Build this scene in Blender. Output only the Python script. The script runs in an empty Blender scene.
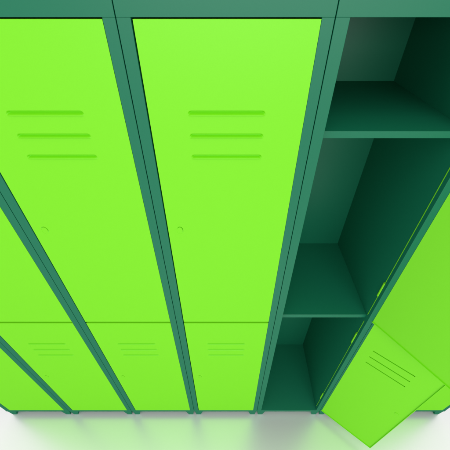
import bpy, bmesh, math
from mathutils import Vector, Matrix

# ------------------------------------------------------------------ camera, world, lamps
S = 0.58                       # metres per unit of the layout below
CAM_H = 3.3665                 # camera height above the floor
THETA = math.atan(297 / 343) # camera pitch below the horizon
sc = bpy.context.scene
C = sc.collection

cam_d = bpy.data.cameras.new('camera')
cam = bpy.data.objects.new('camera', cam_d)
C.objects.link(cam)
cam.location = (0, -1 * S, CAM_H * S)
cam.rotation_euler = (math.radians(90) - THETA, 0, 0)
cam_d.sensor_width = 36
cam_d.lens = 297 / 450 * 36
cam_d.shift_x = -0.0012
cam_d.clip_start = 0.01
cam_d.clip_end = 200
sc.camera = cam

world = bpy.data.worlds.new('World')
sc.world = world
world.use_nodes = True
bg = world.node_tree.nodes['Background']
bg.inputs['Color'].default_value = (1.0, 0.99, 0.99, 1)
bg.inputs['Strength'].default_value = 0.92

def area(name, loc, target, size, power, col=(1, 1, 1)):
    d = bpy.data.lights.new(name, 'AREA')
    d.shape = 'RECTANGLE'
    d.size, d.size_y = size
    d.energy = power
    d.color = col
    o = bpy.data.objects.new(name, d)
    C.objects.link(o)
    o.location = loc
    o.rotation_euler = (Vector(target) - Vector(loc)).to_track_quat('-Z', 'Y').to_euler()
    return o

area('front_softbox', (0.3, -2.8, 2.15), (0.0, 0.0, 1.7), (2.8, 1.0), 31)
area('overhead_softbox', (0.0, -2.3, 4.2), (0.0, -0.9, 0.0), (3.6, 2.2), 26)

sc.view_settings.view_transform = 'Standard'
sc.view_settings.look = 'None'
sc.view_settings.exposure = 0
sc.view_settings.gamma = 1
sc.render.engine = 'CYCLES'
sc.cycles.max_bounces = 10
sc.cycles.diffuse_bounces = 8

# ------------------------------------------------------------------ materials
def coat(name, col, rough, gloss, grain=0.03, bump=0.05):
    """satin powder-coated sheet steel: even soft sheen over a fine orange-peel grain"""
    m = bpy.data.materials.new(name)
    m.use_nodes = True
    nt = m.node_tree
    b = nt.nodes['Principled BSDF']
    b.inputs['Roughness'].default_value = 0.8
    b.inputs['Specular IOR Level'].default_value = 0.0
    tc = nt.nodes.new('ShaderNodeTexCoord')
    n = nt.nodes.new('ShaderNodeTexNoise')
    n.inputs['Scale'].default_value = 420
    n.inputs['Detail'].default_value = 3
    nt.links.new(tc.outputs['Object'], n.inputs['Vector'])
    mr = nt.nodes.new('ShaderNodeMapRange')
    mr.inputs['To Min'].default_value = 1 - grain
    mr.inputs['To Max'].default_value = 1 + grain
    nt.links.new(n.outputs['Fac'], mr.inputs['Value'])
    mx = nt.nodes.new('ShaderNodeVectorMath')
    mx.operation = 'SCALE'
    mx.inputs[0].default_value = col
    nt.links.new(mr.outputs['Result'], mx.inputs['Scale'])
    nt.links.new(mx.outputs['Vector'], b.inputs['Base Color'])
    bp = nt.nodes.new('ShaderNodeBump')
    bp.inputs['Strength'].default_value = bump
    bp.inputs['Distance'].default_value = 0.0006
    nt.links.new(n.outputs['Fac'], bp.inputs['Height'])
    nt.links.new(bp.outputs['Normal'], b.inputs['Normal'])
    g = nt.nodes.new('ShaderNodeBsdfGlossy')
    g.inputs['Color'].default_value = (1, 1, 1, 1)
    g.inputs['Roughness'].default_value = rough
    nt.links.new(bp.outputs['Normal'], g.inputs['Normal'])
    mix = nt.nodes.new('ShaderNodeMixShader')
    mix.inputs['Fac'].default_value = gloss
    nt.links.new(b.outputs[0], mix.inputs[1])
    nt.links.new(g.outputs[0], mix.inputs[2])
    nt.links.new(mix.outputs[0], nt.nodes['Material Output'].inputs['Surface'])
    return m

M_FRAME = coat('dark_green_powder_coat', (0.006, 0.155, 0.078), 0.40, 0.028)
M_DOOR = coat('lime_powder_coat', (0.180, 0.685, 0.006), 0.45, 0.032)

def floor_mat():
    m = bpy.data.materials.new('polished_white_floor')
    m.use_nodes = True
    nt = m.node_tree
    b = nt.nodes['Principled BSDF']
    b.inputs['Base Color'].default_value = (0.90, 0.90, 0.90, 1)
    b.inputs['Roughness'].default_value = 0.9
    b.inputs['Specular IOR Level'].default_value = 0.0
    g = nt.nodes.new('ShaderNodeBsdfGlossy')
    g.inputs['Color'].default_value = (1.0, 1.0, 1.0, 1)
    g.inputs['Roughness'].default_value = 0.27
    mix = nt.nodes.new('ShaderNodeMixShader')
    mix.inputs['Fac'].default_value = 0.5
    nt.links.new(b.outputs[0], mix.inputs[1])
    nt.links.new(g.outputs[0], mix.inputs[2])
    nt.links.new(mix.outputs[0], nt.nodes['Material Output'].inputs['Surface'])
    return m
M_FLOOR = floor_mat()

# ------------------------------------------------------------------ mesh helpers
# layout coordinates: x right, y into the lockers, v DOWN from camera height
def P(x, y, v):
    return Vector((x * S, y * S, (CAM_H - v) * S))

def link(name, bm, mat, parent=None, bevel=0.0, smooth=False):
    bmesh.ops.recalc_face_normals(bm, faces=bm.faces)
    if bevel:
        bmesh.ops.bevel(bm, geom=list(bm.edges), offset=bevel * S, segments=2,
                        affect='EDGES', profile=0.5)
    me = bpy.data.meshes.new(name)
    bm.to_mesh(me)
    bm.free()
    me.materials.append(mat)
    if smooth:
        for p in me.polygons:
            p.use_smooth = True
    o = bpy.data.objects.new(name, me)
    C.objects.link(o)
    if parent:
        o.parent = parent
    return o

def prism(bm, pts, axis_pts):
    """pts: closed ring of Vectors, axis_pts: same ring displaced"""
    a = [bm.verts.new(p) for p in pts]
    b = [bm.verts.new(p) for p in axis_pts]
    bm.faces.new(a)
    bm.faces.new(b[::-1])
    n = len(a)
    for i in range(n):
        bm.faces.new((a[i], a[(i + 1) % n], b[(i + 1) % n], b[i]))

def box(bm, x0, x1, y0, y1, v0, v1):
    prism(bm, [P(x0, y0, v0), P(x1, y0, v0), P(x1, y0, v1), P(x0, y0, v1)],
              [P(x0, y1, v0), P(x1, y1, v0), P(x1, y1, v1), P(x0, y1, v1)])

def part_box(name, dims, mat, parent, bevel=0.0012):
    bm = bmesh.new()
    box(bm, *dims)
    return link(name, bm, mat, parent, bevel)

# ------------------------------------------------------------------ sizes (layout units)
W = 0.6108
HALF = W / 2 - 0.0014
XL, XR = -0.2640, 0.2680         # inner faces of the two side panels
DEPTH = 0.680
BACK = 0.665
V_TOP, V_HEAD = 0.034, 0.1037
V_BASE0, V_BASE1, V_FLOOR = 3.2400, 3.2740, CAM_H
UP = (0.1080, 1.6595)            # upper door
LO = (1.6770, 3.2380)            # lower door
T_DOOR = 0.0178                   # folded edge depth of a door
SKIN = 0.0101
SHEET = 0.0115

# ------------------------------------------------------------------ door
# local: hinge edge at x=0, free edge at x=-w, outer face y=0, inner rim y=+T_DOOR, z=0 at the door top
def D(u, n, v):
    return Vector((-u * S, n * S, -v * S))

def dbox(bm, u0, u1, n0, n1, v0, v1, mitre=0.0):
    prism(bm, [D(u0 + mitre * (1 - n0 / T_DOOR), n0, v0), D(u1, n0, v0), D(u1, n0, v1), D(u0 + mitre * (1 - n0 / T_DOOR), n0, v1)],
              [D(u0 + mitre * (1 - n1 / T_DOOR), n1, v0), D(u1, n1, v0), D(u1, n1, v1), D(u0 + mitre * (1 - n1 / T_DOOR), n1, v1)])

LOUV_V = (0.2523, 0.3325, 0.4136)     # top crease of each louver below the door's top
LOUV_H = 0.0188
LOCK_U, LOCK_V = 0.0175, 0.0260
DISH = 0.0100

def plate_with_slots(bm, us, vs, holes, n0, n1, mitre):
    """sheet made of a grid of cells with rectangular holes; walls on every open side"""
    cache = {}
    def vert(i, j, n):
        k = (i, j, n)
        if k not in cache:
            u = us[i] + (mitre * (1 - n / T_DOOR) if i == 0 else 0)
            cache[k] = bm.verts.new(D(u, n, vs[j]))
        return cache[k]
    nu, nv = len(us) - 1, len(vs) - 1
    solid = lambda i, j: 0 <= i < nu and 0 <= j < nv and (i, j) not in holes
    for i in range(nu):
        for j in range(nv):
            if not solid(i, j):
                continue
            for n in (n0, n1):
                bm.faces.new((vert(i, j, n), vert(i + 1, j, n), vert(i + 1, j + 1, n), vert(i, j + 1, n)))
            for (a, b, c, d, di, dj) in ((i, j, i + 1, j, 0, -1), (i, j + 1, i + 1, j + 1, 0, 1),
                                         (i, j, i, j + 1, -1, 0), (i + 1, j, i + 1, j + 1, 1, 0)):
                if not solid(i + di, j + dj):
                    bm.faces.new((vert(a, b, n0), vert(c, d, n0), vert(c, d, n1), vert(a, b, n1)))

def lip_profile(q):
    """0 at the upper edge, 1 at the deepest line, slightly proud of the sheet at the lower lip"""
    if q < 0.42:
        return math.sin(q / 0.42 * math.pi / 2)
    if q < 0.80:
        return 1 - 1.5 * (0.5 - 0.5 * math.cos(math.pi * (q - 0.42) / 0.38))
    return -0.5 * (0.5 + 0.5 * math.cos(math.pi * (q - 0.80) / 0.20))

def louver_mesh(u0, u1, v0):
    """shallow louver pressed into the sheet: deep under its upper edge, running out to the sheet below"""
    bm = bmesh.new()
    nx, ny = 64, 20
    h, dep = LOUV_H, DISH
    grid = []
    for i in range(nx + 1):
        s = 0.5 - 0.5 * math.cos(math.pi * i / nx)
        u = u0 + (u1 - u0) * s
        row = []
        for j in range(ny + 1):
            t = j / ny
            vv = v0 + h * t
            # rounded outline: radius at the upper corners, ends running down
            e = min(u - u0, u1 - u) / (0.014 + 0.0 * t)
            e = max(0.0, min(1.0, e))
            top = 0.55 * (1 - math.sqrt(max(0.0, 1 - (1 - e) ** 2)))
            q = (t - top) / (1 - top) if t > top else 0.0
            prof = lip_profile(q)
            row.append(bm.verts.new(D(u, dep * prof * min(1.0, e * 1.6), vv)))
        grid.append(row)
    for i in range(nx):
        for j in range(ny):
            bm.faces.new((grid[i][j], grid[i + 1][j], grid[i + 1][j + 1], grid[i][j + 1]))
    return bm

def build_door(vspan, loc_xy, parent, w, shift=0.0, rot=0.0, mitre=0.0, label=None, hinge_v=(0.19, 1.24)):
    H = vspan[1] - vspan[0]
    lu0, lu1, ku, kv = 0.133 - shift, 0.394 - shift, 0.473 - shift, 0.790
    bm = bmesh.new()
    # outer skin with the three pressed openings, inner skin with three narrow slits
    vs = [0.0]
    for v in LOUV_V:
        vs += [v, v + LOUV_H]
    vs += [kv - LOCK_V, kv + LOCK_V, H]
    plate_with_slots(bm, [0, lu0, lu1, ku - LOCK_U, ku + LOCK_U, w], vs, {(1, 1), (1, 3), (1, 5), (3, 7)}, 0.0, SKIN, mitre)
    vs = [0.0]
    for v in LOUV_V:
        vs += [v + 0.0072, v + 0.0168]
    vs.append(H)
    plate_with_slots(bm, [0, lu0, lu1, w], vs, {(1, 1), (1, 3), (1, 5)}, SKIN, SHEET, mitre)
    # folded rims on the inner side
    e = 0.0035
    dbox(bm, 0, w, SHEET, T_DOOR, 0, e, mitre)
    dbox(bm, 0, w, SHEET, T_DOOR, H - e, H, mitre)
    dbox(bm, w - e, w, SHEET, T_DOOR, e, H - e)
    if not mitre:
        dbox(bm, 0, e, SHEET, T_DOOR, e, H - e)
    o = link('door', bm, M_DOOR, parent)
    o.location = (loc_xy[0] * S, loc_xy[1] * S, (CAM_H - vspan[0]) * S)
    o.rotation_euler = (0, 0, rot)
    if label:
        o['label'] = label
    for v in LOUV_V:
        link('louver', louver_mesh(lu0, lu1, v), M_DOOR, o, smooth=True)
    # lock: a flush lime plug, its seam open towards the upper hinge side; a low round cover inside
    n = 64
    bm = bmesh.new()
    def ring(fn):
        return [bm.verts.new(fn(2 * math.pi * k / n)) for k in range(n)]
    def frame(t):
        c, q = math.cos(t), math.sin(t)
        m = 1 / max(abs(c), abs(q))
        return D(ku + LOCK_U * m * c, 0.0, kv + LOCK_V * m * q)
    rings = [ring(frame)]
    for f, dep in ((1.0, 0.0), (0.985, 0.0080), (0.80, 0.0080), (0.785, 0.0), (0.4, 0.0)):
        def pt(t, f=f, dep=dep):
            open_ = max(0.0, math.cos(t - math.radians(238))) ** 0.7
            return D(ku + 0.0150 * f * math.cos(t), 0.0002 + dep * (0.04 + 0.96 * open_) if dep else 0.0, kv + 0.0225 * f * math.sin(t))
        rings.append(ring(pt))
    for a, b in zip(rings, rings[1:]):
        for k in range(n):
            bm.faces.new((a[k], a[(k + 1) % n], b[(k + 1) % n], b[k]))
    bm.faces.new(rings[-1])
    outer = []
    for rr, nn in ((0.0142, SHEET - 0.0005), (0.0142, SHEET + 0.0020), (0.0130, SHEET + 0.0030)):
        outer.append(ring(lambda t: D(ku + rr * math.cos(t), nn, kv + rr * math.sin(t))))
    for a, b in zip(outer, outer[1:]):
        for k in range(n):
            bm.faces.new((a[k], a[(k + 1) % n], b[(k + 1) % n], b[k]))
    bm.faces.new(outer[-1])
    link('lock', bm, M_DOOR, o)
    return o

def hinge_strip(parent, vspan, segs):
    """lime leaf screwed to the inner face of the hinge-side panel, with its knuckles"""
    bm = bmesh.new()
    box(bm, XR - 0.0014, XR + 0.001, 0.0235, 0.0265, vspan[0], vspan[1])
    s = link('hinge_leaf', bm, M_DOOR, parent)
    for a, b in segs:
        bm = bmesh.new()
        n, r = 12, 0.0042
        ring = [(XR - 0.0040 + r * math.cos(2 * math.pi * k / n), 0.0255 + 1.5 * r * math.sin(2 * math.pi * k / n)) for k in range(n)]
        prism(bm, [P(x, y, a) for x, y in ring], [P(x, y, b) for x, y in ring])
        link('hinge_knuckle', bm, M_DOOR, s)
    return s

# ------------------------------------------------------------------ locker
def foot_mesh(side, front):
    """folded sheet foot: straight on the outside, tapered on the inside"""
    bm = bmesh.new()
    xo = side * (HALF - 0.003)
    t0, t1 = side * (HALF - 0.083), side * (HALF - 0.058)
    y0, y1 = (0.003, 0.055) if front else (DEPTH - 0.058, DEPTH - 0.006)
    v0, v1 = V_BASE1 - 0.0005, V_FLOOR
    ring = [(xo, v0), (t0, v0), (t1, v1), (xo - side * 0.012, v1)]
    prism(bm, [P(x, y0, v) for x, v in ring], [P(x, y1, v) for x, v in ring])
    return bm

def build_locker(label, group, is_open):
    root = bpy.data.objects.new('locker', None)
    C.objects.link(root)
    root.empty_display_size = 0.1
    root['label'] = label
    root['category'] = 'locker'
    if group:
        root['group'] = group
    part_box('side_panel', (-HALF, XL, 0, DEPTH, V_HEAD, V_BASE0), M_FRAME, root)
    part_box('side_panel', (XR, HALF, 0, DEPTH, V_HEAD, V_BASE0), M_FRAME, root)
    part_box('top_panel', (-HALF, HALF, -0.0006, DEPTH, V_TOP, V_HEAD), M_FRAME, root)
    part_box('base_panel', (-HALF, HALF, -0.0006, DEPTH, V_BASE0, V_BASE1), M_FRAME, root)
    part_box('back_panel', (XL, XR, BACK, DEPTH - 0.003, V_HEAD, V_BASE0), M_FRAME, root, 0)
    part_box('shelf', (XL, XR, 0.033, BACK, 0.4466, 0.4731), M_FRAME, root)
    part_box('shelf', (XL, XR, 0.033, BACK, 1.6326, 1.6653), M_FRAME, root)
    for side in (-1, 1):
        for front in (True, False):
            link('foot', foot_mesh(side, front), M_FRAME, root, 0.0012)
    if not is_open:
        w = XR - 0.0008 - (XL + 0.0052)
        build_door(UP, (XR - 0.0008, 0.0), root, w)
        build_door(LO, (XR - 0.0008, 0.0), root, w)
    else:
        # x is where the open door's inner rim meets the front plane (relative to the locker's centre)
        for (vs, x0, a, w, sh, lab, segs) in (
                (UP, 0.9045 - W, 56.1, 0.497, 0.029, 'upper lime door swung wide open', ((0.29, 0.40), (1.311, 1.426))),
                (LO, 0.9215 - W, 39.3, 0.475, 0.051, 'lower lime door swung open further than the upper one', ((1.843, 1.963), (2.89, 3.00)))):
            al = math.radians(a)
            rot = math.pi - al
            t = T_DOOR
            # local (0,t) -> (x0, -0.0012)
            ox = x0 - (-t * math.sin(rot))
            oy = -0.0012 - (t * math.cos(rot))
            build_door(vs, (ox, oy), root, w, shift=sh, rot=rot, mitre=t / math.tan(al), label=lab)
            hinge_strip(root, (vs[0] + 0.012, vs[1] - 0.04), segs)
    return root

def copy_tree(o, parent=None):
    c = o.copy()
    C.objects.link(c)
    if parent:
        c.parent = parent
    for ch in list(o.children):
        copy_tree(ch, c)
    return c

# ------------------------------------------------------------------ the setting
bm = bmesh.new()
R = 30
for x, y in ((-R, -R), (R, -R), (R, R), (-R, R)):
    bm.verts.new((x, y, 0))
bm.faces.new(bm.verts)
fl = link('floor', bm, M_FLOOR)
fl['kind'] = 'structure'

# ------------------------------------------------------------------ the row of seven lockers
GROUP = 'closed lockers in the row'
closed = {
    -3: 'closed green locker with lime doors at the far left end of the row',
    -2: 'closed green locker with lime doors, second from the left end of the row',
    -1: 'closed green locker with lime doors, third from left, its upper vents cut near the left half',
     0: 'closed green locker with lime doors in the middle, directly left of the open locker',
     2: 'closed green locker with lime doors hidden behind the open doors, right of the open locker',
     3: 'closed green locker at the far right end, lime lower door peeking past an open door',
}
closed[-1] = 'closed green locker with lime doors, third from left, directly left of the middle locker'
proto = build_locker(closed[0], GROUP, False)
for k in (-3, -2, -1, 2, 3):
    c = copy_tree(proto)
    c['label'] = closed[k]
    c.location = (k * W * S, 0, 0)
op = build_locker('open dark green locker showing empty shelves, both lime doors swung out to the right', None, True)
op['group'] = 'lockers in the row'
op.location = (W * S, 0, 0)
